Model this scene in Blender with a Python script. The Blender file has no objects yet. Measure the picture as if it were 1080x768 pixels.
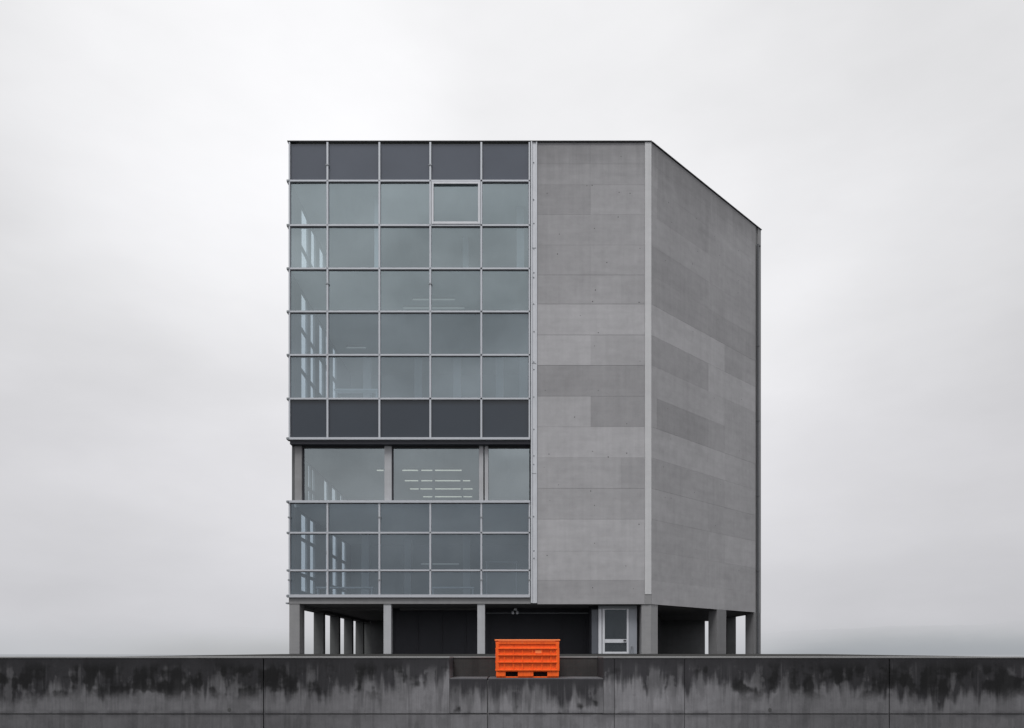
import bpy, bmesh, math, random
from mathutils import Vector
random.seed(11)
sc = bpy.context.scene
COL = sc.collection

# ------------------------------------------------------------------ units
EYE = 1.6                       # camera height above the lower ground
D0 = 34.6                       # camera to facade
F = 819.0                       # focal length in photo pixels
K = D0 / F                      # metres per pixel on the facade plane
def X(px): return (px - 540.0) * K
def Z(py): return EYE + (690.0 - py) * K
WD = 14.5                       # camera to retaining wall
WK = WD / F
WY = -D0 + WD                   # front plane of the retaining wall
def WX(px): return (px - 540.0) * WK
def WZ(py): return EYE + (690.0 - py) * WK

# ------------------------------------------------------------------ node helpers
ALB = .78      # overall reflectance of the exterior finishes
class NT:
    def __init__(s, tree): s.t = tree
    def n(s, typ, ins=None, **props):
        nd = s.t.nodes.new(typ)
        for k, v in props.items(): setattr(nd, k, v)
        for k, v in (ins or {}).items():
            if hasattr(v, 'is_output'): s.t.links.new(v, nd.inputs[k])
            else: nd.inputs[k].default_value = v
        return nd
    def m(s, op, a, b=0.0, c=None, clamp=False):
        nd = s.t.nodes.new('ShaderNodeMath'); nd.operation = op; nd.use_clamp = clamp
        for i, v in enumerate((a, b) if c is None else (a, b, c)):
            if hasattr(v, 'is_output'): s.t.links.new(v, nd.inputs[i])
            else: nd.inputs[i].default_value = v
        return nd.outputs[0]
    def noise(s, vec, scale, detail=3, rough=.5):
        return s.n('ShaderNodeTexNoise', {'Vector': vec, 'Scale': scale, 'Detail': detail, 'Roughness': rough}).outputs['Fac']
    def stretch(s, vec, sx, sy, sz, off=(0, 0, 0)):
        return s.n('ShaderNodeMapping', {'Vector': vec, 'Scale': (sx, sy, sz), 'Location': off}).outputs[0]
    def ss(s, v, a, b, lo=0.0, hi=1.0):
        return s.n('ShaderNodeMapRange', {'Value': v, 'From Min': a, 'From Max': b, 'To Min': lo, 'To Max': hi},
                   interpolation_type='SMOOTHSTEP').outputs[0]
    def mixc(s, f, a, b):
        nd = s.t.nodes.new('ShaderNodeMix'); nd.data_type = 'RGBA'
        for i, v in ((0, f), (6, a), (7, b)):
            if hasattr(v, 'is_output'): s.t.links.new(v, nd.inputs[i])
            else: nd.inputs[i].default_value = v if i == 0 else (*v[:3], 1)
        return nd.outputs[2]
    def scalec(s, col, f):
        nd = s.n('ShaderNodeVectorMath', operation='SCALE')
        if hasattr(col, 'is_output'): s.t.links.new(col, nd.inputs[0])
        else: nd.inputs[0].default_value = col[:3]
        if hasattr(f, 'is_output'): s.t.links.new(f, nd.inputs['Scale'])
        else: nd.inputs['Scale'].default_value = f
        return nd.outputs[0]

def new_mat(name):
    m = bpy.data.materials.new(name); m.use_nodes = True
    m.node_tree.nodes.clear()
    return m, NT(m.node_tree)
def finish(N, shader):
    o = N.n('ShaderNodeOutputMaterial'); N.t.links.new(shader, o.inputs['Surface'])

def concrete(name, col, mott=.30, streak=.22, rough=.85, bump=.25, tone=False, streak_top=None):
    m, N = new_mat(name)
    P = N.n('ShaderNodeNewGeometry').outputs['Position']
    a = N.noise(P, .33, 4, .55); b = N.noise(P, 2.6, 7, .62)
    c = N.noise(P, 38, 3, .6); d = N.noise(N.stretch(P, 5, 5, .22), 1, 4, .6)
    v = 1.0
    f = N.m('ADD', 1.0, N.m('MULTIPLY', N.m('SUBTRACT', a, .5), mott * 1.1))
    f = N.m('ADD', f, N.m('MULTIPLY', N.m('SUBTRACT', b, .5), mott))
    f = N.m('ADD', f, N.m('MULTIPLY', N.m('SUBTRACT', c, .5), .16))
    f = N.m('ADD', f, N.m('MULTIPLY', N.m('SUBTRACT', d, .5), streak))
    hb = N.noise(N.stretch(P, .45, .45, 3.2), 1, 5, .6)
    f = N.m('ADD', f, N.m('MULTIPLY', N.m('SUBTRACT', hb, .5), mott * .9))
    if tone:
        t = N.n('ShaderNodeAttribute', attribute_name='tone').outputs['Fac']
        f = N.m('MULTIPLY', f, t)
    if streak_top is not None:      # dirt run-off under the roof edge
        z = N.n('ShaderNodeSeparateXYZ', {0: P}).outputs[2]
        dep = N.m('SUBTRACT', streak_top, z)
        L = N.m('MULTIPLY', N.noise(N.stretch(P, 2.2, 2.2, .12), 1, 4, .65), 3.2)
        f = N.m('MULTIPLY', f, N.m('SUBTRACT', 1.0, N.m('MULTIPLY', N.ss(N.m('SUBTRACT', L, dep), -.4, 1.6), .20)))
    c2 = N.scalec([v_ * ALB for v_ in col], f)
    bp = N.n('ShaderNodeBump', {'Height': N.m('ADD', b, N.m('MULTIPLY', c, .4)), 'Strength': bump, 'Distance': .02})
    s = N.n('ShaderNodeBsdfPrincipled', {'Base Color': c2, 'Roughness': rough, 'Normal': bp.outputs[0]})
    s.inputs['Specular IOR Level'].default_value = .25
    finish(N, s.outputs[0]); return m

def metal(name, col, rough=.45, metallic=.0, var=.15):
    m, N = new_mat(name)
    P = N.n('ShaderNodeNewGeometry').outputs['Position']
    a = N.noise(P, 1.6, 5, .6); b = N.noise(N.stretch(P, 14, 14, 1.2), 1, 3, .6)
    f = N.m('ADD', 1.0, N.m('MULTIPLY', N.m('SUBTRACT', N.m('ADD', a, b), 1.0), var))
    s = N.n('ShaderNodeBsdfPrincipled', {'Base Color': N.scalec([v_ * ALB for v_ in col], f), 'Roughness': rough, 'Metallic': metallic})
    finish(N, s.outputs[0]); return m

def glass(name, tint, refl, reflcol=(1, 1, 1), wav=.012):
    """Tinted solar glazing: a see-through tint plus a mirror-like coating."""
    m, N = new_mat(name)
    P = N.n('ShaderNodeNewGeometry').outputs['Position']
    n = N.noise(P, .55, 2, .5)
    bp = N.n('ShaderNodeBump', {'Height': n, 'Strength': .35, 'Distance': wav})
    dirt = N.noise(N.stretch(P, 1.5, 1.5, .5), 1, 5, .6)
    tr = N.n('ShaderNodeBsdfTransparent', {'Color': (*tint, 1)})
    gl = N.n('ShaderNodeBsdfGlossy', {'Color': (*reflcol, 1), 'Roughness': .03, 'Normal': bp.outputs[0]})
    df = N.n('ShaderNodeBsdfDiffuse', {'Color': (.34, .37, .38, 1)})
    fr = N.m('POWER', N.n('ShaderNodeLayerWeight', {'Blend': .5}).outputs['Facing'], 5.0)
    mx = N.n('ShaderNodeMixShader', {0: N.m('ADD', N.m('MULTIPLY', fr, .8), N.m('MULTIPLY', refl, N.n('ShaderNodeAttribute', attribute_name='tone').outputs['Fac']), None, True), 1: tr.outputs[0], 2: gl.outputs[0]})
    m2 = N.n('ShaderNodeMixShader', {0: N.m('MULTIPLY', dirt, .14), 1: mx.outputs[0], 2: df.outputs[0]})
    finish(N, m2.outputs[0]); return m

def painted_glass(name, col):
    m, N = new_mat(name)
    P = N.n('ShaderNodeNewGeometry').outputs['Position']
    n = N.noise(P, .5, 3, .5)
    t = N.n('ShaderNodeAttribute', attribute_name='tone').outputs['Fac']
    f = N.m('MULTIPLY', t, N.m('ADD', .85, N.m('MULTIPLY', n, .3)))
    bp = N.n('ShaderNodeBump', {'Height': n, 'Strength': .3, 'Distance': .01})
    s = N.n('ShaderNodeBsdfPrincipled', {'Base Color': N.scalec([v_ * ALB for v_ in col], f), 'Roughness': .12, 'Normal': bp.outputs[0]})
    finish(N, s.outputs[0]); return m

def emit(name, col, st):
    m, N = new_mat(name)
    P = N.n('ShaderNodeNewGeometry').outputs['Position']
    f = N.m('ADD', .8, N.m('MULTIPLY', N.noise(P, 2.0, 2), .4))
    e = N.n('ShaderNodeEmission', {'Color': N.scalec(col, f), 'Strength': st})
    finish(N, e.outputs[0]); return m

def plain(name, col, rough=.8, var=.2):
    m, N = new_mat(name)
    P = N.n('ShaderNodeNewGeometry').outputs['Position']
    f = N.m('ADD', 1 - var / 2, N.m('MULTIPLY', N.noise(P, 1.7, 5, .6), var))
    s = N.n('ShaderNodeBsdfPrincipled', {'Base Color': N.scalec(col, f), 'Roughness': rough})
    s.inputs['Specular IOR Level'].default_value = .3
    finish(N, s.outputs[0]); return m

def stained(name, top, lip=False, light=(.275, .272, .286), dark=(.046, .045, .050), black=(.016, .016, .017)):
    """Rain-streaked retaining wall concrete: dirt hangs down from the edge at height `top`."""
    m, N = new_mat(name)
    P = N.n('ShaderNodeNewGeometry').outputs['Position']
    xyz = N.n('ShaderNodeSeparateXYZ', {0: P})
    x, z = xyz.outputs[0], xyz.outputs[2]
    h = N.m('SUBTRACT', top, z)
    def band(sc_x, sz, off, detail=2, rough=.5):     # noise drawn out into vertical strips
        return N.noise(N.stretch(P, sc_x, 0, sz, (off, 0, off * .7)), 1.0, detail, rough)
    wob = N.noise(P, 6.5, 4, .6)
    warp = N.m('MULTIPLY', N.m('SUBTRACT', wob, .5), .22)
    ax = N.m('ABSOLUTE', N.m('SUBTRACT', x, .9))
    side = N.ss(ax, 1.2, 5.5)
    La = band(.8, .2, 2.0, 1); Lb = band(3.0, .5, 9.0, 2); Lc = band(9.0, .35, 5.0, 3)
    L = N.m('ADD', N.m('ADD', N.m('MULTIPLY', La, .7), N.m('MULTIPLY', Lb, 1.15)), N.m('MULTIPLY', Lc, .62))
    L = N.m('ADD', N.m('SUBTRACT', L, .77), N.m('MULTIPLY', side, .20))
    e = N.m('ADD', N.m('SUBTRACT', L, h), warp)
    d1 = N.ss(e, -.12, .17)
    # long grey tongues reaching further down
    M2 = N.m('ADD', N.m('MULTIPLY', band(5.5, .35, 21.0, 3), 2.6), N.m('MULTIPLY', Lc, .5))
    d2 = N.ss(N.m('ADD', N.m('SUBTRACT', N.m('SUBTRACT', M2, 1.0), h), warp), -.12, .28)
    # fine vertical streaks everywhere
    fine = band(26, 1.0, 13.0, 3, .6)
    # black growth, mid height, mostly at the far sides
    bl = N.m('ADD', band(1.7, 2.4, 33.0, 3), N.m('MULTIPLY', N.m('SUBTRACT', band(6, 1.2, 17.0, 2), .5), .55))
    bl = N.m('ADD', bl, N.m('MULTIPLY', N.m('SUBTRACT', side, .28), .16))
    bmask = N.m('MULTIPLY', N.ss(bl, .55, .69), N.m('MULTIPLY', N.ss(N.m('SUBTRACT', h, warp), .88, .55), N.ss(h, .0, .25, .35, 1.0)))
    # washed pale runs through the dirt
    st = N.m('MULTIPLY', N.ss(band(7.5, .4, 45.0, 3), .53, .64), N.ss(N.m('ADD', h, warp), .04, .22))
    grain = N.noise(P, 46, 3, .65); mot = N.noise(P, 2.1, 6, .62)
    tone = N.m('ADD', .26, N.m('ADD', N.m('MULTIPLY', grain, .22), N.m('ADD', N.m('MULTIPLY', mot, .88), N.m('MULTIPLY', fine, .40))))
    c = N.mixc(N.m('MULTIPLY', d2, .66), light, [v * .42 for v in light])
    c = N.mixc(N.m('MULTIPLY', d1, .94), c, dark)
    drip = N.m('MULTIPLY', N.ss(band(13, .12, 61.0, 3, .6), .56, .70), N.ss(h, 1.25, .1))
    c = N.mixc(N.m('MULTIPLY', drip, .62), c, dark)
    c = N.mixc(N.m('MULTIPLY', st, .50), c, [v * .66 for v in light])
    wp = N.m('MULTIPLY', N.ss(N.m('ADD', band(3.6, .9, 77.0, 3), N.m('MULTIPLY', N.m('SUBTRACT', wob, .5), .25)), .53, .60), N.ss(N.m('ADD', h, warp), .10, .34))
    c = N.mixc(N.m('MULTIPLY', wp, .60), c, [v * .74 for v in light])
    c = N.mixc(N.m('MULTIPLY', bmask, .88), c, black)
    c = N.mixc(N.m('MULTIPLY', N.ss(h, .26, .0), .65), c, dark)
    if lip: c = N.mixc(N.m('MULTIPLY', N.ss(h, .058, .044), .32), c, light)  # pale edge line painted on, as if the ledge lip caught light
    # patchy darkening along the horizontal joint
    zj = N.m('ABSOLUTE', N.m('SUBTRACT', z, .49))
    c = N.mixc(N.m('MULTIPLY', N.ss(zj, .10, .0), N.m('MULTIPLY', N.ss(mot, .45, .6), .5)), c, dark)
    tone = N.m('MULTIPLY', tone, N.ss(z, .47, .50, .80, 1.0))      # the lower course is darker
    k = N.m('MULTIPLY', tone, N.m('MULTIPLY', ALB, N.m('SUBTRACT', 1.0, N.m('MULTIPLY', side, .36))))  # plain darkening towards both ends: light falloff put into the colour
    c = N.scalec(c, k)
    bp = N.n('ShaderNodeBump', {'Height': N.m('ADD', mot, N.m('MULTIPLY', grain, .5)), 'Strength': .35, 'Distance': .012})
    s = N.n('ShaderNodeBsdfPrincipled', {'Base Color': c, 'Roughness': .8, 'Normal': bp.outputs[0]})
    s.inputs['Specular IOR Level'].default_value = .22
    finish(N, s.outputs[0]); return m

# ------------------------------------------------------------------ mesh helpers
class MB:
    def __init__(s): s.v = []; s.f = []; s.mi = []; s.tone = []
    def quad(s, pts, mi=0, tone=1.0):
        i = len(s.v); s.v += [tuple(p) for p in pts]; s.f.append(tuple(range(i, i + len(pts)))); s.mi.append(mi); s.tone.append(tone)
    def hexa(s, p, mi=0, tone=1.0):
        # p: 8 points, bottom ring (ccw from above) then top ring
        i = len(s.v); s.v += [tuple(q) for q in p]
        for f in ((3, 2, 1, 0), (4, 5, 6, 7), (0, 1, 5, 4), (1, 2, 6, 5), (2, 3, 7, 6), (3, 0, 4, 7)):
            s.f.append(tuple(i + k for k in f)); s.mi.append(mi); s.tone.append(tone)
    def box(s, x0, x1, y0, y1, z0, z1, mi=0, tone=1.0):
        s.hexa([(x0, y0, z0), (x1, y0, z0), (x1, y1, z0), (x0, y1, z0),
                (x0, y0, z1), (x1, y0, z1), (x1, y1, z1), (x0, y1, z1)], mi, tone); return s
    def prism(s, poly, z0, z1, mi=0, tone=1.0):
        i = len(s.v); n = len(poly)
        s.v += [(x, y, z0) for x, y in poly] + [(x, y, z1) for x, y in poly]
        fs = [tuple(i + k for k in reversed(range(n))), tuple(i + n + k for k in range(n))]
        fs += [(i + k, i + (k + 1) % n, i + n + (k + 1) % n, i + n + k) for k in range(n)]
        for f in fs: s.f.append(f); s.mi.append(mi); s.tone.append(tone)
        return s
    def tube(s, a, b, r, n=12, mi=0, tone=1.0):
        a, b = Vector(a), Vector(b); d = (b - a).normalized()
        u = d.orthogonal().normalized(); w = d.cross(u); i = len(s.v)
        for c in (a, b):
            for k in range(n):
                t = 2 * math.pi * k / n; s.v.append(tuple(c + r * (math.cos(t) * u + math.sin(t) * w)))
        fs = [tuple(i + k for k in reversed(range(n))), tuple(i + n + k for k in range(n))]
        fs += [(i + k, i + (k + 1) % n, i + n + (k + 1) % n, i + n + k) for k in range(n)]
        for f in fs: s.f.append(f); s.mi.append(mi); s.tone.append(tone)
        return s
    def build(s, name, mats, parent=None, bevel=0.0, seg=2):
        mats = mats if isinstance(mats, (list, tuple)) else [mats]
        xs = [[v[k] for v in s.v] for k in range(3)]
        cen = Vector([(min(q) + max(q)) / 2 for q in xs]); cen.z = min(xs[2])
        me = bpy.data.meshes.new(name)
        me.from_pydata([tuple(Vector(v) - cen) for v in s.v], [], s.f)
        for mt in mats: me.materials.append(mt)
        at = me.attributes.new('tone', 'FLOAT', 'FACE')
        for k, p in enumerate(me.polygons):
            p.material_index = s.mi[k]; at.data[k].value = s.tone[k]
        if bevel:
            b = bmesh.new(); b.from_mesh(me)
            bmesh.ops.bevel(b, geom=[e for e in b.edges if len(e.link_faces) == 2 and e.calc_face_angle(0) > .6],
                            offset=bevel, segments=seg, affect='EDGES', profile=.6, clamp_overlap=True)
            b.to_mesh(me); b.free()
        me.validate()
        o = bpy.data.objects.new(name, me); COL.objects.link(o)
        o.location = cen
        if parent is not None:
            o.parent = parent
            w = Vector((0, 0, 0)); p = parent
            while p is not None: w += Vector(p.location); p = p.parent
            o.location = cen - w
        return o
def empty(name, loc, label, cat):
    o = bpy.data.objects.new(name, None); COL.objects.link(o); o.location = loc
    o.empty_display_size = .3; o['label'] = label; o['category'] = cat; return o
def BX(name, mat, par, *a, bevel=0.0, tone=1.0): return MB().box(*a, tone=tone).build(name, mat, par, bevel)

# ------------------------------------------------------------------ materials
M_panel = concrete('board_concrete', (.440, .436, .448), tone=True, streak_top=24.4, mott=.30, streak=.18)
M_joint = plain('joint_backing', (.20, .20, .205))  # dark backing seen in the panel joints
M_hole = plain('tie_hole_dark', (.07, .07, .07))
M_strip = concrete('pale_corner_concrete', (.66, .665, .675), mott=.14, streak=.2)
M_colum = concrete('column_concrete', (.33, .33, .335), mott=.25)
M_coldk = concrete('shaded_column_concrete', (.15, .155, .155), mott=.25)  # darker copy of the column concrete; shade under the block put into its colour
M_colmid = concrete('grey_column_concrete', (.23, .23, .235), mott=.25)  # column concrete darkened in its colour, standing in for shade at the slanted side
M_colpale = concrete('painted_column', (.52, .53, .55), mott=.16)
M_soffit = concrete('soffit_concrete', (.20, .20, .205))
M_alu = metal('anodised_aluminium', (.60, .625, .67), .42, .15, .12)
M_aludk = metal('weathered_aluminium', (.28, .30, .32), .5, .1)
M_galv = metal('galvanised_steel', (.72, .74, .78), .45, .1, .22)
M_cope = metal('dark_flashing', (.05, .052, .056), .5)
M_dark = plain('charcoal_cladding', (.048, .050, .060), .6)
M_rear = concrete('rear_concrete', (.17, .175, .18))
M_int = plain('plaster', (.40, .42, .43), .9, .12)
M_ceil = plain('ceiling_plaster', (.55, .58, .58), .9, .1)
M_floor = plain('screed_floor', (.25, .25, .25), .7)
M_cold = plain('pale_interior_paint', (.88, .90, .91), .8, .1)
M_span1 = painted_glass('grey_spandrel_glass', (.112, .127, .158))
M_span7 = painted_glass('dark_spandrel_glass', (.043, .056, .074))
G_up = glass('pale_green_glazing', (.60, .69, .74), .32, (.82, .955, 1))
G_mid = glass('blue_grey_glazing', (.53, .61, .675), .24, (.80, .93, 1))
G_big = glass('clear_grey_glazing', (.57, .64, .675), .305, (.86, .965, 1))
G_low = glass('dark_blue_glazing', (.52, .60, .665), .175, (.77, .905, 1))
G_side = glass('side_glazing', (.92, .97, .99), .03)
G_door = glass('door_glazing', (.34, .38, .43), .045, (.8, .92, 1))
M_tube = emit('lit_lamp_tube', (1.0, .98, .82), .72)
M_lampoff = emit('off_lamp_glow', (.95, 1.0, .95), .20)  # tubes taken as off; faint glow added so they look pale
M_pipe = metal('dark_downpipe', (.10, .105, .115), .5)

# ================================================================== BUILDING
ZG, ZS, ZT = 1.60, Z(637.3), Z(150)
XL, XR, DEEP = X(304), X(687), 17.9
TB = 7.18
XB = XR + TB
bld = empty('office_building', (0, 8, ZG), 'tall grey concrete and glass office block on stilts with a slanted right side', 'building')

# --- slabs and roof (one prism each)
foot = [(XL + .16, .16), (XR - .2, .16), (XB - .25, TB + .1), (XB - .25, DEEP - .25), (XL + .16, DEEP - .25)]
def inset(dy): return [(XL + .16, dy), (XR - .2, dy)] + foot[2:]
fullfoot = [(XL + .03, .10), (XR, .10), (XB, TB + .10), (XB, DEEP), (XL + .03, DEEP)]
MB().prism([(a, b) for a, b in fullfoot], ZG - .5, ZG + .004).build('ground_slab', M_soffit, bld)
MB().prism(inset(.12), ZS + .02, Z(629.5)).build('floor_slab', [M_soffit], bld)
MB().prism(inset(.42), Z(533), Z(530)).build('floor_slab', [M_ceil], bld)
MB().prism(inset(.42), Z(471.5), Z(424)).build('floor_slab', [M_ceil], bld)
MB().prism(inset(.14), Z(287.3), Z(283.5)).build('floor_slab', [M_ceil], bld)
MB().prism(inset(.14), Z(193), Z(152)).build('roof', [M_ceil], bld)

# --- front concrete wall: courses of cast panels
rows = [150.6, 173, 195, 226.5, 258.5, 290, 320.7, 353.3, 385.3, 418, 450.2, 482.8, 515, 547.7, 581.4, 612, 637.3]
T = {  # tone per course: pieces (end_px, tone)
 0: [(623, .90), (680, .95)], 1: [(623, .94), (680, .97)], 2: [(623, .90), (680, 1.0)], 3: [(680, .97)], 4: [(623, .95), (680, .98)],
 5: [(623, .96), (655, 1.0), (680, .97)], 6: [(680, 1.10)], 7: [(623, 1.12), (680, 1.02)], 8: [(680, .90)], 9: [(623, 1.06), (680, .88)],
 10: [(680, 1.09)], 11: [(655, 1.02), (680, .97)], 12: [(655, .99), (680, .96)], 13: [(680, 1.09)], 14: [(623, 1.08), (680, 1.10)], 15: [(680, .96)]}
w = MB()
x0f, x1f = X(566.6), X(680)
w.box(x0f, x1f, .016, .30, ZS, ZT, 1)
for r in range(16):
    a = 566.6; zt, zb = Z(rows[r]), Z(rows[r + 1])
    g = .008 if r in (5, 6, 7, 8, 12) else .003
    for e, t in T[r]:
        w.box(X(a) + .0008, X(e) - .0008, 0, .0155, zb + g * .5, zt - g, 0, (1 + (t - 1) * 1.4) * random.uniform(.985, 1.015)); a = e
for px, py in ((577, 204), (619, 196), (624.5, 195.5), (653, 203), (664.5, 204), (627, 241), (652, 229), (590, 247), (675, 262), (628, 306), (625, 318),
               (674, 319), (631, 351), (627, 365), (575, 412), (675, 381), (631, 412), (606, 440), (661, 447), (579, 479), (625, 476), (641.5, 482),
               (661, 478), (574, 493), (589, 511.5), (623, 518), (627, 533), (674, 553), (627, 573), (580, 528), (625, 620), (577, 586), (660, 597),
               (668, 641 - 20), (655, 165), (588, 268), (640, 277), (612, 333)):
    r = random.uniform(.014, .026)
    w.tube((X(px), -.0015, Z(py)), (X(px), .010, Z(py)), r, 10, 2)
w.build('concrete_wall', [M_panel, M_joint, M_hole], bld)

# --- slanted right wall
S2 = math.sqrt(.5)
def rp(t, off, z):   # point on the slanted wall: t along x and y, off = outwards
    return (XR + t + off * S2, t - off * S2, z)
def rbox(mb, t0, t1, o0, o1, z0, z1, mi=0, tone=1.0):   # o0 outer, o1 inner
    mb.hexa([rp(t0, o0, z0), rp(t1, o0, z0), rp(t1, o1, z0), rp(t0, o1, z0),
             rp(t0, o0, z1), rp(t1, o0, z1), rp(t1, o1, z1), rp(t0, o1, z1)], mi, tone)
R = {0: [(.35, .92), (3.4, .88), (6.75, .91)], 1: [(.35, .98), (3.4, .89), (6.75, .93)], 2: [(.3, .97), (3.4, .90), (6.75, .95)], 3: [(4.5, .97), (6.75, .93)],
     4: [(3.4, .90), (6.75, .94)], 5: [(3.4, .93), (6.75, .90)], 6: [(4.5, 1.07), (6.75, .94)],
     7: [(3.4, .93), (6.75, 1.07)], 8: [(.3, 1.02), (4.5, 1.03), (6.75, .97)], 9: [(.3, 1.0), (3.4, .88), (4.5, .91), (6.75, .97)],
     10: [(4.5, 1.05), (6.75, .98)], 11: [(4.5, .96), (6.75, 1.0)], 12: [(3.4, 1.0), (6.75, .97)], 13: [(3.4, .96), (4.5, 1.0), (6.75, 1.04)],
     14: [(3.4, .99), (4.5, 1.0), (6.75, .95)], 15: [(4.5, 1.02), (6.75, .96)]}
w = MB()
rbox(w, .01, 6.85, -.016, -.30, ZS, ZT, 1)
for r in range(16):
    a = .01; zt, zb = Z(rows[r]), Z(rows[r + 1])
    g = .006 if r in (6, 10, 12) else .0015
    for e, t in R[r]:
        rbox(w, a + .0008, e - .0008, 0, -.0155, zb + g * .5, zt - g, 0, (1 + (t - 1) * 1.3) * random.uniform(.985, 1.015)); a = e
for i in range(30):
    t = random.choice((.9, 2.6, 4.0, 5.6)) + random.uniform(-.25, .25); z = Z(random.choice(rows[1:15])) - random.choice((.25, 1.0)) + random.uniform(-.05, .05)
    a, b = rp(t, .0015, z), rp(t, -.01, z); w.tube(a, b, random.uniform(.013, .022), 10, 2)
w.build('concrete_wall', [M_panel, M_joint, M_hole], bld)
# end pier of the slanted wall, rear walls
w = MB(); rbox(w, 6.95, TB, .004, -.35, ZS - .02, ZT - .002); w.build('end_pier', M_colum, bld)
BX('concrete_wall', M_rear, bld, XB - .3, XB - .002, TB + .26, DEEP - .302, ZS, ZT - .004)
BX('concrete_wall', M_rear, bld, XL + .3, XB - .002, DEEP - .3, DEEP, ZS, ZT - .004)
# pale corner strip and steel edge channel
c = MB(); c.box(X(680) + .004, XR, -.03, .28, Z(627), ZT - .003)
c.build('corner_strip', M_strip, bld, .012)
BX('corner_block', M_colum, bld, X(680) + .004, XR - .006, -.01, .27, ZS, Z(627) - .006)
ch = MB(); xa, xb = X(559.9), X(566.4)
ch.box(xa, xb, -.02, .2, Z(636.2), ZT - .003); ch.box(xa, xa + .05, -.09, -.0195, Z(636), ZT - .006); ch.box(xb - .035, xb, -.06, -.0195, Z(636), ZT - .006)
for py in (172, 211, 262.5, 288, 293, 321, 382, 390, 419, 453, 481, 490, 581, 589, 545, 350, 236):
    ch.tube((xa + .13 + random.uniform(-.03, .03), -.032, Z(py)), (xa + .13, -.01, Z(py)), .03, 8, 1)
for py in (262.2, 384, 500): ch.box(xa + .052, xb - .037, -.026, -.01, Z(py), Z(py) + .03, 1)
ch.build('edge_channel', [M_galv, M_aludk], bld)
# roof coping
MB().box(XL - .03, XR + .01, -.07, .30, ZT - .002, ZT + .03).build('coping', M_cope, bld)
w = MB(); rbox(w, .012, TB + .02, .05, -.3, ZT - .002, ZT + .03); w.build('coping', M_cope, bld)
BX('coping', M_cope, bld, XL - .03, XL + .3, .305, DEEP, ZT - .002, ZT + .03)

# --- downpipe on the slanted wall
d = MB()
p = lambda t, o, z: Vector(rp(t, o, z))
ztop = EYE + (690 - 258) * K * 1.198
d.tube(p(6.86, .07, ZG), p(6.86, .07, ztop), .055, 12); d.tube(p(6.86, .07, ztop - .05), p(7.06, .03, ztop + .03), .055, 12)
for z in (6, 10, 14, 18): d.tube(p(6.86, .07, z), p(6.86, .07, z + .07), .075, 12)
d.build('downpipe', M_pipe, bld)

# --- left side wall with slot windows (seen through the front glazing)
win_y = [[(a_ - .06, b_ + .10) if a_ != 2.80 else (a_, b_) for a_, b_ in l_] for l_ in [[(1.62, 2.65), (3.2, 4.1), (6.43, 7.0), (7.93, 9.07), (10.27, 11.4)],
         [(2.80, 3.42), (3.62, 4.08), (6.02, 6.93), (7.8, 8.97), (9.83, 10.5)],
         [(1.64, 2.70), (3.3, 4.1), (5.0, 5.9), (6.4, 7.0), (8.0, 8.9)],
         [(1.66, 2.88), (3.4, 4.3), (5.05, 6.1), (6.65, 7.2)]]]
storeys = [(Z(629.5), Z(533), [562.2, 601.8], 621), (Z(530), Z(471.5), [500], 527), (Z(424), Z(287.3), [329.4, 375], 416), (Z(283.5), Z(193), [238.4], 280)]
lw = MB()
zlo = ZS
for (z0, z1, tr, sill), wins in zip(storeys, win_y):
    lw.box(XL + .02, XL + .16, .5, DEEP - .32, zlo, Z(sill))              # band below the windows
    y = .5
    for ya, yb in wins:
        lw.box(XL + .02, XL + .16, y, ya, Z(sill), z1); y = yb
    lw.box(XL + .02, XL + .16, y, DEEP - .32, Z(sill), z1)
    zlo = z1
lw.box(XL + .02, XL + .16, .5, DEEP - .32, zlo, ZT - .01)
lw.build('side_wall', M_rear, bld)
for (z0, z1, tr, sill), wins in zip(storeys, win_y):
    for ya, yb in wins:
        f = MB()
        za, zb = Z(sill), z1
        f.box(XL + .05, XL + .12, ya + .002, ya + .03, za + .002, zb - .002); f.box(XL + .05, XL + .12, yb - .03, yb - .002, za + .002, zb - .002)
        f.box(XL + .05, XL + .12, ya + .032, yb - .032, za + .002, za + .06); f.box(XL + .05, XL + .12, ya + .032, yb - .032, zb - .06, zb - .002)
        for t in tr: f.box(XL + .04, XL + .13, ya + .032, yb - .032, Z(t) - .07, Z(t) + .07)
        fr = f.build('side_window', M_aludk, bld)
        pq = MB(); pq.quad([(XL + .085, yb - .031, za + .061), (XL + .085, ya + .031, za + .061), (XL + .085, ya + .031, zb - .061), (XL + .085, yb - .031, zb - .061)])
        pq.build('pane', G_side, fr)

# --- interior: rear partition on every storey, columns, ledges, lamps
for k, (z0, z1, tr, sill) in enumerate(storeys):
    BX('interior_wall', M_int, bld, XL + .2, XB - .4, 12.6, 12.8, z0 + .003, z1 - .003)
    w = MB(); w.box(X(562), X(562) + .15, .5, 12.55, z0 + .003, z1 - .003)
    w.build('interior_wall', M_int, bld)
def icol(px, r, zz, wd=.45):
    xx = (px - 540) * K * r; yy = (r - 1) * D0
    BX('interior_column', M_cold, bld, xx - wd / 2, xx + wd / 2, yy, yy + .4, zz[0] + .004, zz[1] - .004, bevel=.02)
sD, sC, sB, sA = [(s[0], s[1]) for s in storeys]
for px in (482, 441, 527, 552, 387): icol(px, 1.29, sB)
icol(549, 1.052, sA, .36); icol(491, 1.13, sA, .3); icol(397, 1.03, sA, .2)
icol(492, 1.256, sD, .4); icol(385, 1.2, sD, .4); icol(430, 1.3, sD, .4)
icol(560, 1.28, sC, .4)
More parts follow.
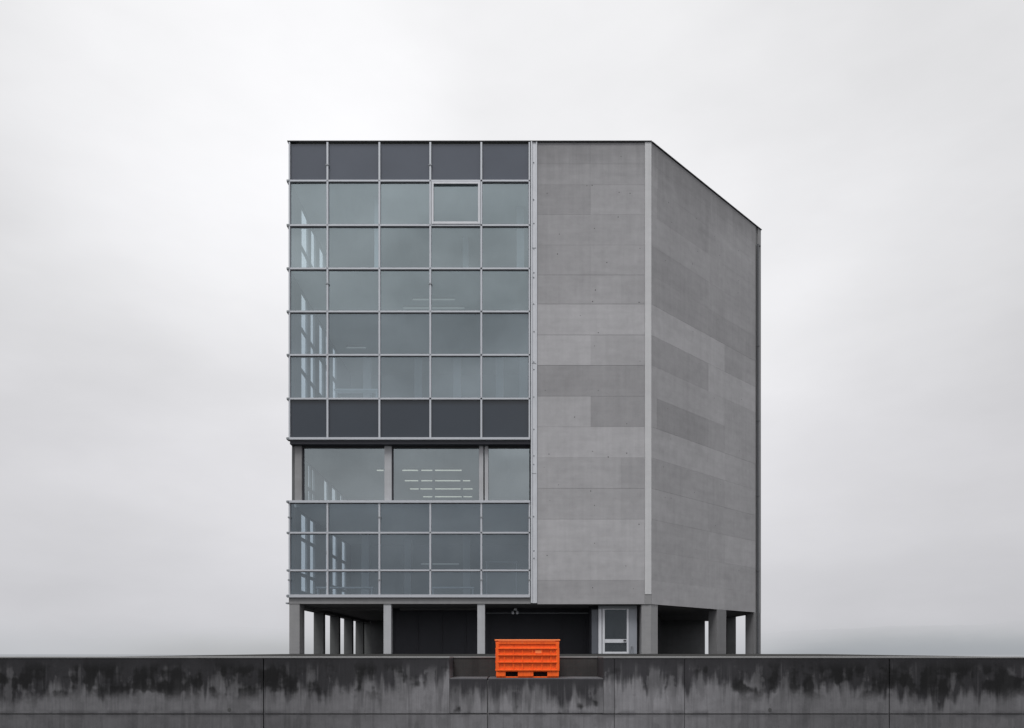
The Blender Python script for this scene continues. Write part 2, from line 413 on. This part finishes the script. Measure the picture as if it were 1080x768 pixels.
# linear lamps below the ceiling of the recessed storey, lit
zc = Z(471.5) - .06
def lampbar(px0, px1, py, lit=True, ceil=None, name='ceiling_lamp'):
    cz = zc if ceil is None else ceil
    zz = (cz - EYE) * F / (690 - py)
    xa, xb = (px0 - 540) / F * zz, (px1 - 540) / F * zz; yy = zz - D0
    b = MB(); b.box(xa, xb, yy, yy + .16, cz + .012, cz + .055)
    o = b.build(name, M_aludk, bld)
    MB().box(xa + .01, xb - .01, yy + .04, yy + .10, cz - .04, cz + .010).build('tube', M_tube if lit else M_lampoff, o, .01)
for py, segs in ((495.5, ((397, 404.5), (424, 441), (444, 456), (458.5, 487))), (506.5, ((426.5, 441), (444, 456), (458.5, 485.6), (488, 496))),
                 (515.2, ((432, 441.5), (443, 456), (458.5, 486), (488, 498.5))), (523.5, ((446, 456), (458.5, 487), (488.5, 498)))):
    for a, b in segs: lampbar(a, b, py)
for a, b, py, ce in ((435, 480, 315, Z(287.3) - .06), (425, 490, 324, Z(287.3) - .06), (365, 386, 366, Z(287.3) - .06), (352, 400, 417, Z(421.4) + 0), ):
    if py < 400: lampbar(a, b, py, False, ce)
zz = 1.25
lb = Z(533) - .9
lampbar(444, 484, 594.5, False, EYE + 95.5 * K * 1.25, 'hanging_lamp')
def ledge(px0, px1, py0, r, zf):
    xa, xb = (px0 - 540) * K * r, (px1 - 540) * K * r; y = (r - 1) * D0; zt = EYE + (690 - py0) * K * r
    b = MB(); b.box(xa, xb, y, y + .5, zt - .07, zt); b.box(xa + .04, xa + .09, y + .06, y + .45, zf + .003, zt - .072); b.box(xb - .09, xb - .04, y + .06, y + .45, zf + .003, zt - .072)
    b.build('window_ledge', M_cold, bld, .01)
ledge(333, 393, 619, 1.1, sD[0]); ledge(455, 500, 619, 1.1, sD[0]); ledge(352, 398, 410, 1.12, sB[0]); ledge(512, 546, 592, 1.2, sD[0])

# --- front curtain wall
cols = [305.6, 345.7, 400.4, 454.0, 507.7, 558.3]
rowA = [150.6, 191.6, 238.4, 284.0, 329.3, 375.0, 421.0, 463.0]
rowD = [529.4, 562.2, 601.8, 628.6]
def mullion(px, pa, pb, wd=.085, pro=.075):
    b = MB(); x = X(px); b.box(x - wd / 2, x + wd / 2, -pro, .06, Z(pb), Z(pa)); b.box(x - wd / 2 - .02, x + wd / 2 + .02, .0605, .13, Z(pb), Z(pa), 1)
    for py in ((175, 300) if px in (345.7, 454.0) else (546, 612)):
        if pa < py < pb: b.box(x - wd / 2 - .03, x + wd / 2 + .03, -pro - .018, -.02, Z(py) - .03, Z(py) + .03, 1)
    b.build('mullion', [M_alu, M_aludk], bld)
for px in cols:
    e = px in (cols[0], cols[-1])
    mullion(px, 151, 464, .065 if e else .080); mullion(px, 529.2, 629, .065 if e else .080)
# side return of the glazing at the left edge
for pa, pb in ((151, 464), (529.2, 629)):
    BX('edge_mullion', M_aludk, bld, XL + .02, XL + .10, .14, .49, Z(pb), Z(pa))
def transom(py, xa=XL - .03, xb=X(558.9), hh=.076, pro=.075, last=False):
    b = MB(); b.box(xa, xb, -pro, .058, Z(py) - hh / 2, Z(py) + hh / 2)
    b.box(xa + .06, xb, .0, .12, Z(py) - hh / 2 - .03, Z(py) - hh / 2 - .001, 1)
    b.box(xa - .02, xa + .10, -pro - .015, .20, Z(py) - .04, Z(py) + .04, 1)
    b.build('transom', [M_alu, M_aludk], bld)
for py in rowA[1:-1]: transom(py)
for py in rowD[1:-1]: transom(py)
transom(463.2, hh=.10, pro=.12); transom(529.6, hh=.10, pro=.12); transom(628.8, hh=.13, pro=.12)
def pane(name, mat, c0, c1, p0, p1, y=.02, tone=1.0, gap=.05):
    a = random.uniform(-.006, .006); b_ = random.uniform(-.006, .006)
    if 'glass' in name or 'window' in name: tone *= random.uniform(.86, 1.12)
    xa, xb, za, zb = X(c0) + gap, X(c1) - gap, Z(p1) + gap, Z(p0) - gap
    b = MB(); b.quad([(xa, y + a, za), (xb, y + b_, za), (xb, y - a, zb), (xa, y - b_, zb)], 0, tone)
    return b.build(name, mat, bld)
for j in range(7):
    for i in range(5):
        c0, c1, p0, p1 = cols[i], cols[i + 1], rowA[j], rowA[j + 1]
        if j == 0: pane('spandrel_panel', M_span1, c0, c1, p0, p1, tone=random.uniform(.95, 1.05))
        elif j == 6: pane('spandrel_panel', M_span7, c0, c1, p0, p1, tone=random.uniform(.93, 1.06))
        else: pane('glass_pane', G_up if j < 4 else G_mid, c0, c1, p0, p1, tone=1.22 if (i, j) == (3, 1) else 1.0)
for j in range(3):
    for i in range(5): pane('glass_pane', G_low, cols[i], cols[i + 1], rowD[j], rowD[j + 1])
# opening sash in the second row
b = MB(); xa, xb, za, zb = X(455.4), X(506.4), Z(237.4), Z(193); q = .088
b.box(xa, xa + q, -.10, -.008, za, zb); b.box(xb - q, xb, -.10, -.008, za, zb)
b.box(xa + q + .001, xb - q - .001, -.099, -.008, zb - q, zb - .001); b.box(xa + q + .001, xb - q - .001, -.099, -.008, za + .001, za + q * 1.2)
b.build('opening_sash', M_galv, bld)
# bottom fascia below the lowest glazing
BX('fascia', M_colum, bld, XL + .03, X(559.7), -.02, .115, ZS + .012, Z(630.4), bevel=.01)
# fascia lips at the left
BX('fascia_bracket', M_aludk, bld, XL - .10, XL + .028, -.05, .3, Z(637) , Z(635.6))
# --- recessed storey with the large windows
RY = .38
BX('recess_soffit', M_dark, bld, XL + .08, X(558.9), -.02, .415, Z(468.6), Z(465.1))  # soffit made near-black, its shadow put into the colour
for a, c in ((309.3, 316.8), (404.6, 412.2), (505.0, 509.6), (511.0, 514.8)):
    BX('window_post', M_colpale if a > 400 else M_colum, bld, X(a), X(c), RY - .16, RY + .12, Z(529) , Z(468.7), bevel=.012)
BX('window_post', M_dark, bld, X(317), X(318.6), RY - .02, RY + .12, Z(529), Z(468.7))
BX('window_post', M_dark, bld, X(412.4), X(413.6), RY - .02, RY + .12, Z(529), Z(468.7))
for a, c in ((318.7, 404.5), (413.7, 504.9), (514.9, 558.6)):
    pane('large_window', G_big, a, c, 469.2, 528.2, RY, gap=.006)
BX('window_head', M_cope, bld, X(317), X(558.8), RY - .05, RY + .1, Z(470.4), Z(468.7))
BX('window_sill', M_alu, bld, X(309), X(558.8), -.1, RY + .2, Z(529.2) , Z(528.2))
BX('recess_cheek', M_colum, bld, X(309.3), X(309.3) + .14, RY + .13, 1.7, Z(529), Z(468.7))

# --- stilts and ground storey
def column(xa, xb, ya, yb, mat, zt=ZS + .018, bev=.015): BX('column', mat, bld, xa, xb, ya, yb, ZG + .006, zt, bevel=bev)
column(X(305), X(316), .0, .83, M_colum)
column(X(404.4), X(412.4), .02, .42, M_colpale); column(X(503.4), X(511.4), .02, .42, M_colpale)
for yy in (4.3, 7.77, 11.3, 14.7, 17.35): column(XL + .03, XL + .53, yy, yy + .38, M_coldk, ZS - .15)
cc = MB(); cc.prism([(X(676.8), .05), (XR - .02, .02), (XR + .36, .40), (XR + .36, .95), (X(676.8), .95)], ZG + .006, ZS - .002)
cc.build('column', M_colum, bld, .012)
def rcol(t0, t1, dep):
    b = MB(); rbox(b, t0, t1, .0, -dep, ZG + .006, ZS - .002); b.build('column', M_colmid, bld, .012)
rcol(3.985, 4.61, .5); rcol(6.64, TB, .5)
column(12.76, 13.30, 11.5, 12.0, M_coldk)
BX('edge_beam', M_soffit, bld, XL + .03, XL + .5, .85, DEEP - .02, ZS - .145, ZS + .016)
BX('edge_beam', M_soffit, bld, X(412.8), X(503), 2.6, 2.9, ZS - .12, ZS + .016)
BX('edge_beam', M_soffit, bld, X(316.4), X(404), 2.6, 2.9, ZS - .12, ZS + .016)
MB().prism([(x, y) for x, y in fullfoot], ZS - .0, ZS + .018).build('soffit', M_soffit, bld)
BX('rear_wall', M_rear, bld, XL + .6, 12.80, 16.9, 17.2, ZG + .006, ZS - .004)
lob = MB(); lob.box(-5.9, 4.75, 3.4, 16.5, ZG + .008, ZS - .006)
for i in range(9): lob.box(-5.8 + i * 1.17, -5.74 + i * 1.17, 3.36, 3.399, ZG + .05, ZS - .02, 0)
lob.build('lobby_wall', M_dark, bld)
for xx in (4.95, 8.4): BX('rear_wall', M_rear, bld, xx, xx + .22, 10.4, 16.85, ZG + .006, ZS - .004)
BX('garage_door', M_rear, bld, 9.6, 12.3, 16.82, 16.895, ZG + .007, ZS - .35)
# conduit and small twin spotlight under the soffit
cd = MB(); cd.tube((X(512), 1.3, Z(646.5) + .06), (X(624), 1.3, Z(646.5) + .06), .016, 8)
cd = cd.build('conduit', M_aludk, bld)
sp = MB(); xx = X(543.2) * 1.037; zs = ZS - .1
sp.box(xx - .05, xx + .08, 1.2, 1.3, zs - .10, zs - .02); sp.tube((xx - .10, 1.12, zs - .24), (xx - .10, 1.3, zs - .17), .06, 10); sp.tube((xx + .10, 1.12, zs - .24), (xx + .10, 1.3, zs - .17), .06, 10)
sp.tube((xx - .10, 1.27, zs - .16), (xx, 1.27, zs - .06), .015, 6); sp.tube((xx + .10, 1.27, zs - .16), (xx, 1.27, zs - .06), .015, 6)
sp.build('spotlight', M_galv, bld)

# --- entrance door set
DY = .45; KD = (D0 + DY) / F
def dx(px): return (px - 540) * KD
def dz(py): return EYE + (690 - py) * KD
door = MB(); zb = ZG + .02
door.box(dx(631.2), dx(634.6), DY, DY + .12, zb, dz(642.2)); door.box(dx(635.3), dx(637.8), DY - .02, DY + .1, zb, dz(642.2))
door.box(dx(661.0), dx(663.0), DY - .02, DY + .1, zb, dz(642.2)); door.box(dx(637.9), dx(660.9), DY - .019, DY + .1, dz(643), dz(642.2))
door.box(dx(637.9), dx(660.9), DY - .018, DY + .08, dz(678.0), dz(674.2)); door.box(dx(637.9), dx(660.9), DY - .018, DY + .08, zb, zb + .09)
dr = door.build('door', M_galv, bld)
for za_, zb_ in ((zb + .085, dz(677.9)), (dz(674.3), dz(642.9))):
    pq = MB(); pq.quad([(dx(637.7), DY + .03, za_), (dx(661.1), DY + .03, za_), (dx(661.1), DY + .03, zb_), (dx(637.7), DY + .03, zb_)]); pq.build('pane', G_door, dr)
h = MB(); h.box(dx(657.3), dx(660.2), DY - .08, DY - .045, dz(676.2), dz(674.9)); h.box(dx(659.2), dx(660.2), DY - .046, DY - .017, dz(676.2), dz(674.9)); h.build('handle', M_cope, dr)
BX('door_head', M_aludk, bld, dx(631.2), dx(671.8), DY - .01, DY + .14, dz(642.1), ZS - .03)
BX('side_panel', metal('grey_side_panel', (.34, .36, .40), .5), bld, dx(663.2), dx(671.8), DY + .0, DY + .08, zb, dz(642.2))
BX('side_panel', metal('slate_side_panel', (.105, .115, .135), .5), bld, dx(624.2), dx(631.0), DY + .06, DY + .12, zb, dz(643))
h = MB(); h.tube((dx(664.4), DY - .05, dz(690)), (dx(665.4), DY - .05, dz(681.5)), .014, 8); h.tube((dx(665.4), DY - .05, dz(681.5)), (dx(667.2), DY - .05, dz(681.5)), .014, 8); h.tube((dx(667.2), DY - .05, dz(681.5)), (dx(667.2), DY - .05, dz(690)), .014, 8)
h.build('pull_handle', M_aludk, bld)
BX('entrance_back', M_dark, bld, dx(624.3), dx(676), DY + 1.0, DY + 1.1, zb, ZS - .005)

# ================================================================== RETAINING WALL
wall = empty('retaining_wall', (0, WY + .6, 0), 'long rain-stained grey concrete retaining wall running across the foreground', 'wall')
TOP = WZ(694.4); HJ = WZ(753.2); LED = WZ(715.2); NX0, NX1 = WX(474), WX(636.5)
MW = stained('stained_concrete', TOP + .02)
ML = stained('stained_ledge_concrete', LED + .03, True)
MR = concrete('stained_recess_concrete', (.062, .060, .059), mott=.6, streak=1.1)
MC = concrete('pale_coping_concrete', (.30, .30, .30), mott=.3)
jx = [-46, -38, -30, -22, -15.5, -9.9, WX(278), WX(514.3), WX(648), WX(722), WX(938), 12.1, 17.3, 25, 33, 42]
DW = 1.3
for i in range(len(jx) - 1):
    a, b = jx[i], jx[i + 1]; g = .009 if abs(a) < 8 else .012
    gl = .005 if a in (WX(648), WX(722)) else .010; gr = .005 if b in (WX(648), WX(722)) else .010
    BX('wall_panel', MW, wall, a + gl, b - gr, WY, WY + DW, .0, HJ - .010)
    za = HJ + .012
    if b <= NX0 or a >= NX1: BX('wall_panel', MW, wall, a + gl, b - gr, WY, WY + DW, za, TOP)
    else:
        x = a
        if a < NX0: BX('wall_panel', MW, wall, a + gl, NX0 - .001, WY, WY + DW, za, TOP); x = NX0 + .001 - gl
        xe = b
        if b > NX1: BX('wall_panel', MW, wall, NX1 + .001, b - gr, WY, WY + DW, za, TOP); xe = NX1 - .001 + gr
        BX('wall_panel', ML, wall, x + gl, xe - gr, WY + .001, WY + DW, za, LED, bevel=.012)
BX('wall_core', M_joint, wall, jx[0] + .1, jx[-1] - .1, WY + .05, WY + DW - .05, .02, LED - .05)
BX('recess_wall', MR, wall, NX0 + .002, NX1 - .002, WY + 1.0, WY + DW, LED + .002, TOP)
BX('coping', MC, wall, jx[0], NX0 - .0, WY - .010, WY + DW, TOP + .002, TOP + .030, bevel=.006)
BX('coping', MC, wall, NX1, jx[-1], WY - .010, WY + DW, TOP + .002, TOP + .030, bevel=.006)
BX('coping', MC, wall, NX0 + .001, NX1 - .001, WY + .985, WY + DW - .001, TOP + .002, TOP + .031, bevel=.006)

for px, py in ((242, 748.6), (812, 748.8)):
    hb = MB(); hb.tube((WX(px), WY - .004, WZ(py)), (WX(px), WY + .02, WZ(py)), .034, 14); hb.build('wall_tie_hole', M_hole, wall)  # dark disc drawn as a tie hole in the wall

# ================================================================== ORANGE CONTAINER
M_or, N = new_mat('orange_plastic')
P = N.n('ShaderNodeNewGeometry').outputs['Position']
a = N.noise(P, 5, 6, .65); b_ = N.noise(N.stretch(P, 30, 30, 3), 1, 4, .6)
sc_ = N.ss(N.noise(P, 18, 6, .7), .60, .72)
c_ = N.mixc(a, (.93, .100, .008), (1.0, .16, .014)); c_ = N.mixc(N.m('MULTIPLY', sc_, .40), c_, (.95, .30, .14)); c_ = N.mixc(N.m('MULTIPLY', N.ss(b_, .50, .70), .45), c_, (.60, .06, .01))
s = N.n('ShaderNodeBsdfPrincipled', {'Base Color': c_, 'Roughness': .5}); s.inputs['Specular IOR Level'].default_value = .35
finish(N, s.outputs[0])
M_or2 = M_or.copy(); M_or2.name = 'shaded_orange_plastic'  # darker copy for the body, shade between the ribs put into its colour
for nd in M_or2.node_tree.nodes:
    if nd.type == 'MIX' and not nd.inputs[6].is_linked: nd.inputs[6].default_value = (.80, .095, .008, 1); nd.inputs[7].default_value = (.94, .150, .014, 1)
M_orp = plain('scuffed_orange_plastic', (1.0, .25, .075), .6)
M_inside = plain('opening_shade_black', (.006, .005, .005), .9)
BF = WY + .05; KB = (WD + .05) / F
def bx_(px): return (px - 540) * KB
bw0, bw1 = bx_(523.4), bx_(589.2); bz0 = LED + .004; bh = 40.4 * KB; bd = .80
bz1 = bz0 + bh
bc = (bw0 + bw1) / 2
con = empty('plastic_container', (bc, BF + bd / 2, bz0), 'bright orange ribbed plastic pallet box with two fork openings, standing on the wall ledge', 'container')
zb = bz0 + .125
sh = MB(); th = .035
sh.box(bw0, bw1, BF, BF + th, zb, bz1 - .05); sh.box(bw0, bw1, BF + bd - th, BF + bd, zb, bz1 - .05)
sh.box(bw0, bw0 + th, BF + th + .0005, BF + bd - th - .0005, zb, bz1 - .05); sh.box(bw1 - th, bw1, BF + th + .0005, BF + bd - th - .0005, zb, bz1 - .05)
sh.box(bw0 + th, bw1 - th, BF + th, BF + bd - th, zb + .001, zb + .04)
sh.build('body', M_or2, con, .006)
rails = [zb + .002, zb + .150, zb + .285, zb + .405]
for side in (-1, 1):
    y0, y1 = (BF - .030, BF - .0005) if side < 0 else (BF + bd + .0005, BF + bd + .022)
    for k, z in enumerate(rails):
        BX('rail', M_or, con, bw0 + .03, bw1 - .03, y0 - (.006 if side < 0 else 0), y1, z + .004, z + .028, bevel=.004)
    for px in (523.6, 532, 541.5, 551, 561.5, 571.5, 581, 588.6):
        xx = max(bw0 + .012, min(bw1 - .012, bx_(px)))
        for k in range(3):
            wd = .0100 if 525 < px < 588 else .0110
            BX('rib', M_or, con, xx - wd, xx + wd, y0 + .010, y1, rails[k] + .0345, rails[k + 1] - .0005, bevel=.003)
for xx0, xx1 in ((bw0 - .020, bw0 - .0005), (bw1 + .0005, bw1 + .020)):
    for z in rails: BX('rail', M_or, con, xx0, xx1, BF + .03, BF + bd - .03, z + .004, z + .028, bevel=.004)
    for k in range(5):
        yy = BF + .05 + k * (bd - .1) / 4
        BX('rib', M_or, con, xx0 + .006, xx1 - .0, yy - .012, yy + .012, rails[0] + .0345, rails[3] - .0005, bevel=.003)
for xx in (bw0, bw1 - .055):
    for yy in (BF - .026, BF + bd - .03): BX('corner_post', M_or, con, xx - (.008 if xx == bw0 else -.002), xx + .055 + (.008 if xx != bw0 else -.002), yy, yy + .056, zb + .0, bz1 - .055, bevel=.01)
rm = MB(); e = .028
for (x0, x1, y0, y1) in ((bw0 - e, bw1 + e, BF - e - .01, BF + th + .004), (bw0 - e, bw1 + e, BF + bd - th - .004, BF + bd + e + .01),
                         (bw0 - e, bw0 + th, BF + th + .005, BF + bd - th - .005), (bw1 - th, bw1 + e, BF + th + .005, BF + bd - th - .005)):
    rm.box(x0, x1, y0, y1, bz1 - .026, bz1); 
rm.build('rim', M_orp, con, .006)
lp = MB()
for (x0, x1, y0, y1) in ((bw0 - .012, bw1 + .012, BF - .022, BF - .001), (bw0 - .012, bw1 + .012, BF + bd + .001, BF + bd + .022)):
    lp.box(x0, x1, y0, y1, bz1 - .088, bz1 - .034)
lp.build('rim_band', M_or, con, .006)
# runners and fork openings
op = ((533.2, 546.2), (562.6, 577.2)); foot_x = (bw0 - .004, bx_(op[0][0]), bx_(op[0][1]), bx_(op[1][0]), bx_(op[1][1]), bw1 + .004)
for k in range(3):
    BX('runner', M_or, con, foot_x[2 * k], foot_x[2 * k + 1], BF - .012, BF + bd + .012, bz0 + .024, zb - .001, bevel=.008)
for y0, y1 in ((BF + .012, BF + .05), (BF + bd - .05, BF + bd - .012)):
    BX('skid', M_or, con, bw0, bw1, y0, y1, bz0, bz0 + .0235, bevel=.004)
for k in range(2):
    x0, x1 = foot_x[2 * k + 1], foot_x[2 * k + 2]
    BX('fork_opening_shade', M_inside, con, x0 + .0005, x1 - .0005, BF + .055, BF + bd - .055, bz0 + .026, zb - .004)  # black block filling the opening, in place of the shade inside
    BX('lintel', M_or, con, x0 + .0006, x1 - .0006, BF - .008, BF + .03, zb - .014, zb - .0015, bevel=.004)
BX('label_plate', M_orp, con, bx_(564.5), bx_(571), BF - .017, BF - .0006, rails[2] + .045, rails[3] - .01, bevel=.002)

# ================================================================== GROUND
g_m, N = new_mat('ground_gravel')
P = N.n('ShaderNodeNewGeometry').outputs['Position']
a = N.noise(P, .4, 6, .65); b_ = N.noise(P, 9, 5, .7)
c_ = N.mixc(a, (.026, .026, .026), (.05, .05, .048)); c_ = N.scalec(c_, N.m('ADD', .6, N.m('MULTIPLY', b_, .8)))
s = N.n('ShaderNodeBsdfPrincipled', {'Base Color': c_, 'Roughness': .9}); s.inputs['Specular IOR Level'].default_value = .1
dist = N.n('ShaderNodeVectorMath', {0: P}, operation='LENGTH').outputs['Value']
fog = N.n('ShaderNodeEmission', {'Color': (.41, .425, .45, 1), 'Strength': 1.0})  # mist put into the ground as a glowing colour, thicker with distance
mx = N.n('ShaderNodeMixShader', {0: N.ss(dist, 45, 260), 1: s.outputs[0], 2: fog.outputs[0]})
finish(N, mx.outputs[0])
def ground_h(x, y):
    dxx = max(XL - x, 0, x - XB); dyy = max(-y, 0, y - DEEP); d = math.hypot(dxx, dyy)
    h = 1.612 - .0155 * min(d, 45) - max(0, min(d - 45, 150)) * .004
    if d < .3: h = 1.55 + .06 * d / .3
    return h
xs = sorted(set([-4000, -1500, -600, -300, -150, -90] + [-60 + 2 * i for i in range(61)] + [XL - .3, XL, XB, XB + .3] + [90, 150, 300, 600, 1500, 4000]))
ys = sorted(set([-1500, -300, -100, -60, -45, -34.6, -28, -24, WY + 1.14, WY + 1.16, WY + 1.6] + [-18 + 2 * i for i in range(9)] + [-.3, 0] + [3 * i for i in range(1, 20)] + [DEEP, DEEP + .3, 80, 120, 200, 400, 800, 1600, 5000]))
vs, fs = [], []
for y in ys:
    for x in xs:
        if y <= WY + 1.15: z = 0.0
        else: z = ground_h(x, y) - (.0 if not (abs(x) > 46) else 0)
        vs.append((x, y, z))
nx = len(xs)
for j in range(len(ys) - 1):
    for i in range(nx - 1): k = j * nx + i; fs.append((k, k + 1, k + nx + 1, k + nx))
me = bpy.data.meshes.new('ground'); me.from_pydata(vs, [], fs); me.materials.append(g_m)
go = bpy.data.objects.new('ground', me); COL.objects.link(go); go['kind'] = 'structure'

# ================================================================== FAR HILLS IN THE MIST
def hill(prof, dist, base, top, hz, seed, power, fx):
    m, N = new_mat('misty_hill')
    P = N.n('ShaderNodeNewGeometry').outputs['Position']
    z = N.n('ShaderNodeSeparateXYZ', {0: P}).outputs[2]
    n = N.noise(P, .006, 5, .6)
    zz = N.m('ADD', z, N.m('MULTIPLY', N.m('SUBTRACT', n, .5), hz * .5))
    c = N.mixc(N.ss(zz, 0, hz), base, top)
    e = N.n('ShaderNodeEmission', {'Color': c}); t = N.n('ShaderNodeBsdfTransparent')  # mist painted on as a glowing colour, thinning with height
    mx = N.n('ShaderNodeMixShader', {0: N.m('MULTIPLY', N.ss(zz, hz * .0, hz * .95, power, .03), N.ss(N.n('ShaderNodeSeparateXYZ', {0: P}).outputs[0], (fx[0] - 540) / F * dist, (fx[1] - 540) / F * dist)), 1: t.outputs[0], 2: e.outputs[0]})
    finish(N, mx.outputs[0])
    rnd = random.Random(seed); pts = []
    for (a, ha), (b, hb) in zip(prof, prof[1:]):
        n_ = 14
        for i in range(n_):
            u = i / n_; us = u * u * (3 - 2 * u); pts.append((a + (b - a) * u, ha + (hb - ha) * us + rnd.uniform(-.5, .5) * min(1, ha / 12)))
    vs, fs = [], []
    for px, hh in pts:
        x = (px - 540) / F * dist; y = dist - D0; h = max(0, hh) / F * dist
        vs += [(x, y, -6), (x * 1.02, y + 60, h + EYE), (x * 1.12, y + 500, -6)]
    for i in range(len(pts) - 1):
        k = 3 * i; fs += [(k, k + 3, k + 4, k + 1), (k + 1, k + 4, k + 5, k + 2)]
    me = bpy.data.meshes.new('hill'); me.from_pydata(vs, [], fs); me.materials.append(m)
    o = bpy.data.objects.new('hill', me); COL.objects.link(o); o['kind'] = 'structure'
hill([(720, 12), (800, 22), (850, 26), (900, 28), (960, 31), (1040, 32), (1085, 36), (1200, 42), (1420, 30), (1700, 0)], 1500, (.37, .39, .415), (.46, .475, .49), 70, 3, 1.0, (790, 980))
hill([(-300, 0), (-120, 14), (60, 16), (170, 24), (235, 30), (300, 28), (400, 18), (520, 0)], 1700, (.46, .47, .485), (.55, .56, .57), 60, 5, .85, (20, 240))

# ================================================================== SKY, SUN, CAMERA
SUN_DIR = Vector((-.15, -.45, .88)).normalized()
wd = bpy.data.worlds.new('World'); sc.world = wd; wd.use_nodes = True
wd.node_tree.nodes.clear(); N = NT(wd.node_tree)
sky = N.n('ShaderNodeTexSky'); sky.sky_type = 'NISHITA'; sky.sun_disc = False
sky.sun_elevation = math.asin(SUN_DIR.z); sky.sun_rotation = math.atan2(SUN_DIR.x, SUN_DIR.y)
sky.air_density = 1.0; sky.dust_density = 6.0; sky.ozone_density = 1.0
bw = N.n('ShaderNodeRGBToBW', {0: sky.outputs[0]}).outputs[0]
V = N.n('ShaderNodeTexCoord').outputs['Generated']
V = N.n('ShaderNodeVectorMath', {0: V}, operation='NORMALIZE').outputs[0]
z = N.n('ShaderNodeSeparateXYZ', {0: V}).outputs[2]
rmp = N.n('ShaderNodeValToRGB', {0: z}); cr = rmp.color_ramp; cr.interpolation = 'EASE'
stops = [(0.0, (.585, .597, .625)), (.05, (.66, .66, .69)), (.20, (.75, .747, .776)), (.42, (.812, .812, .832)), (.62, (.82, .82, .835)), (1.0, (1.0, 1.0, 1.0))]
cr.elements[0].position = 0; cr.elements[0].color = (*stops[0][1], 1); cr.elements[1].position = 1; cr.elements[1].color = (*stops[-1][1], 1)
for p_, c_ in stops[1:-1]:
    el = cr.elements.new(p_); el.color = (*c_, 1)
def lobe(px, py, lo, hi, amt):
    d = Vector((px - 540, F, 690 - py)).normalized()
    dt = N.n('ShaderNodeVectorMath', {0: V, 1: tuple(d)}, operation='DOT_PRODUCT').outputs['Value']
    return N.m('MULTIPLY', N.ss(dt, math.cos(math.radians(lo)), math.cos(math.radians(hi))), amt)
f = N.m('ADD', 1.0, lobe(225, 95, 16, 0, .18))
f = N.m('ADD', f, lobe(560, 200, 38, 4, .12))
f = N.m('ADD', f, lobe(1130, 560, 24, 0, -.10))
f = N.m('ADD', f, lobe(-20, 420, 24, 0, -.05))
f = N.m('ADD', f, lobe(-40, 0, 24, 0, -.07))
f = N.m('ADD', f, lobe(1090, 40, 20, 0, -.07))
n1 = N.noise(N.stretch(V, 1, 1, 2.2), 2.4, 5, .5)
f = N.m('ADD', f, N.m('MULTIPLY', N.m('SUBTRACT', n1, .5), .30))
n2 = N.noise(N.stretch(V, 1, 1, 2.6, (4, 2, 1)), 7.0, 6, .55)
f = N.m('ADD', f, N.m('MULTIPLY', N.m('SUBTRACT', n2, .5), .12))
yb = N.n('ShaderNodeSeparateXYZ', {0: V}).outputs[1]      # broken cloud added on the unseen side of the sky, varies glass reflections
n3 = N.noise(N.stretch(V, 1, 1, 1.7, (9, 3, 2)), 5.5, 5, .55)
f = N.m('ADD', f, N.m('MULTIPLY', N.m('MULTIPLY', N.m('SUBTRACT', n3, .47), 1.5), N.ss(yb, -.15, -.6)))
skyc = N.scalec(rmp.outputs[0], N.m('MULTIPLY', f, 10.0))
mixd = N.mixc(.06, skyc, bw)
bg = N.n('ShaderNodeBackground', {'Color': mixd, 'Strength': .1})
o = N.n('ShaderNodeOutputWorld'); N.t.links.new(bg.outputs[0], o.inputs[0])

sl = bpy.data.lights.new('sun', 'SUN'); sl.energy = 2.0; sl.angle = math.radians(20); sl.color = (1.0, .99, .985)
so = bpy.data.objects.new('sun', sl); COL.objects.link(so)
so.rotation_euler = SUN_DIR.to_track_quat('Z', 'Y').to_euler(); so.location = SUN_DIR * 60

cam = bpy.data.cameras.new('camera'); co = bpy.data.objects.new('camera', cam); COL.objects.link(co)
co.location = (0, -D0, EYE); co.rotation_euler = (math.radians(90), 0, 0)
cam.sensor_fit = 'HORIZONTAL'; cam.sensor_width = 36; cam.lens = 36 * F / 1080
cam.shift_y = (690 - 384) / 1080
cam.clip_start = .1; cam.clip_end = 12000
sc.camera = co

sc.view_settings.view_transform = 'Standard'; sc.view_settings.look = 'None'
sc.view_settings.exposure = 0; sc.view_settings.gamma = 1
cy = sc.cycles
cy.use_denoising = True; cy.max_bounces = 10; cy.diffuse_bounces = 5; cy.glossy_bounces = 4
cy.transparent_max_bounces = 16; cy.transmission_bounces = 6; cy.caustics_reflective = False
cy.sample_clamp_indirect = 6
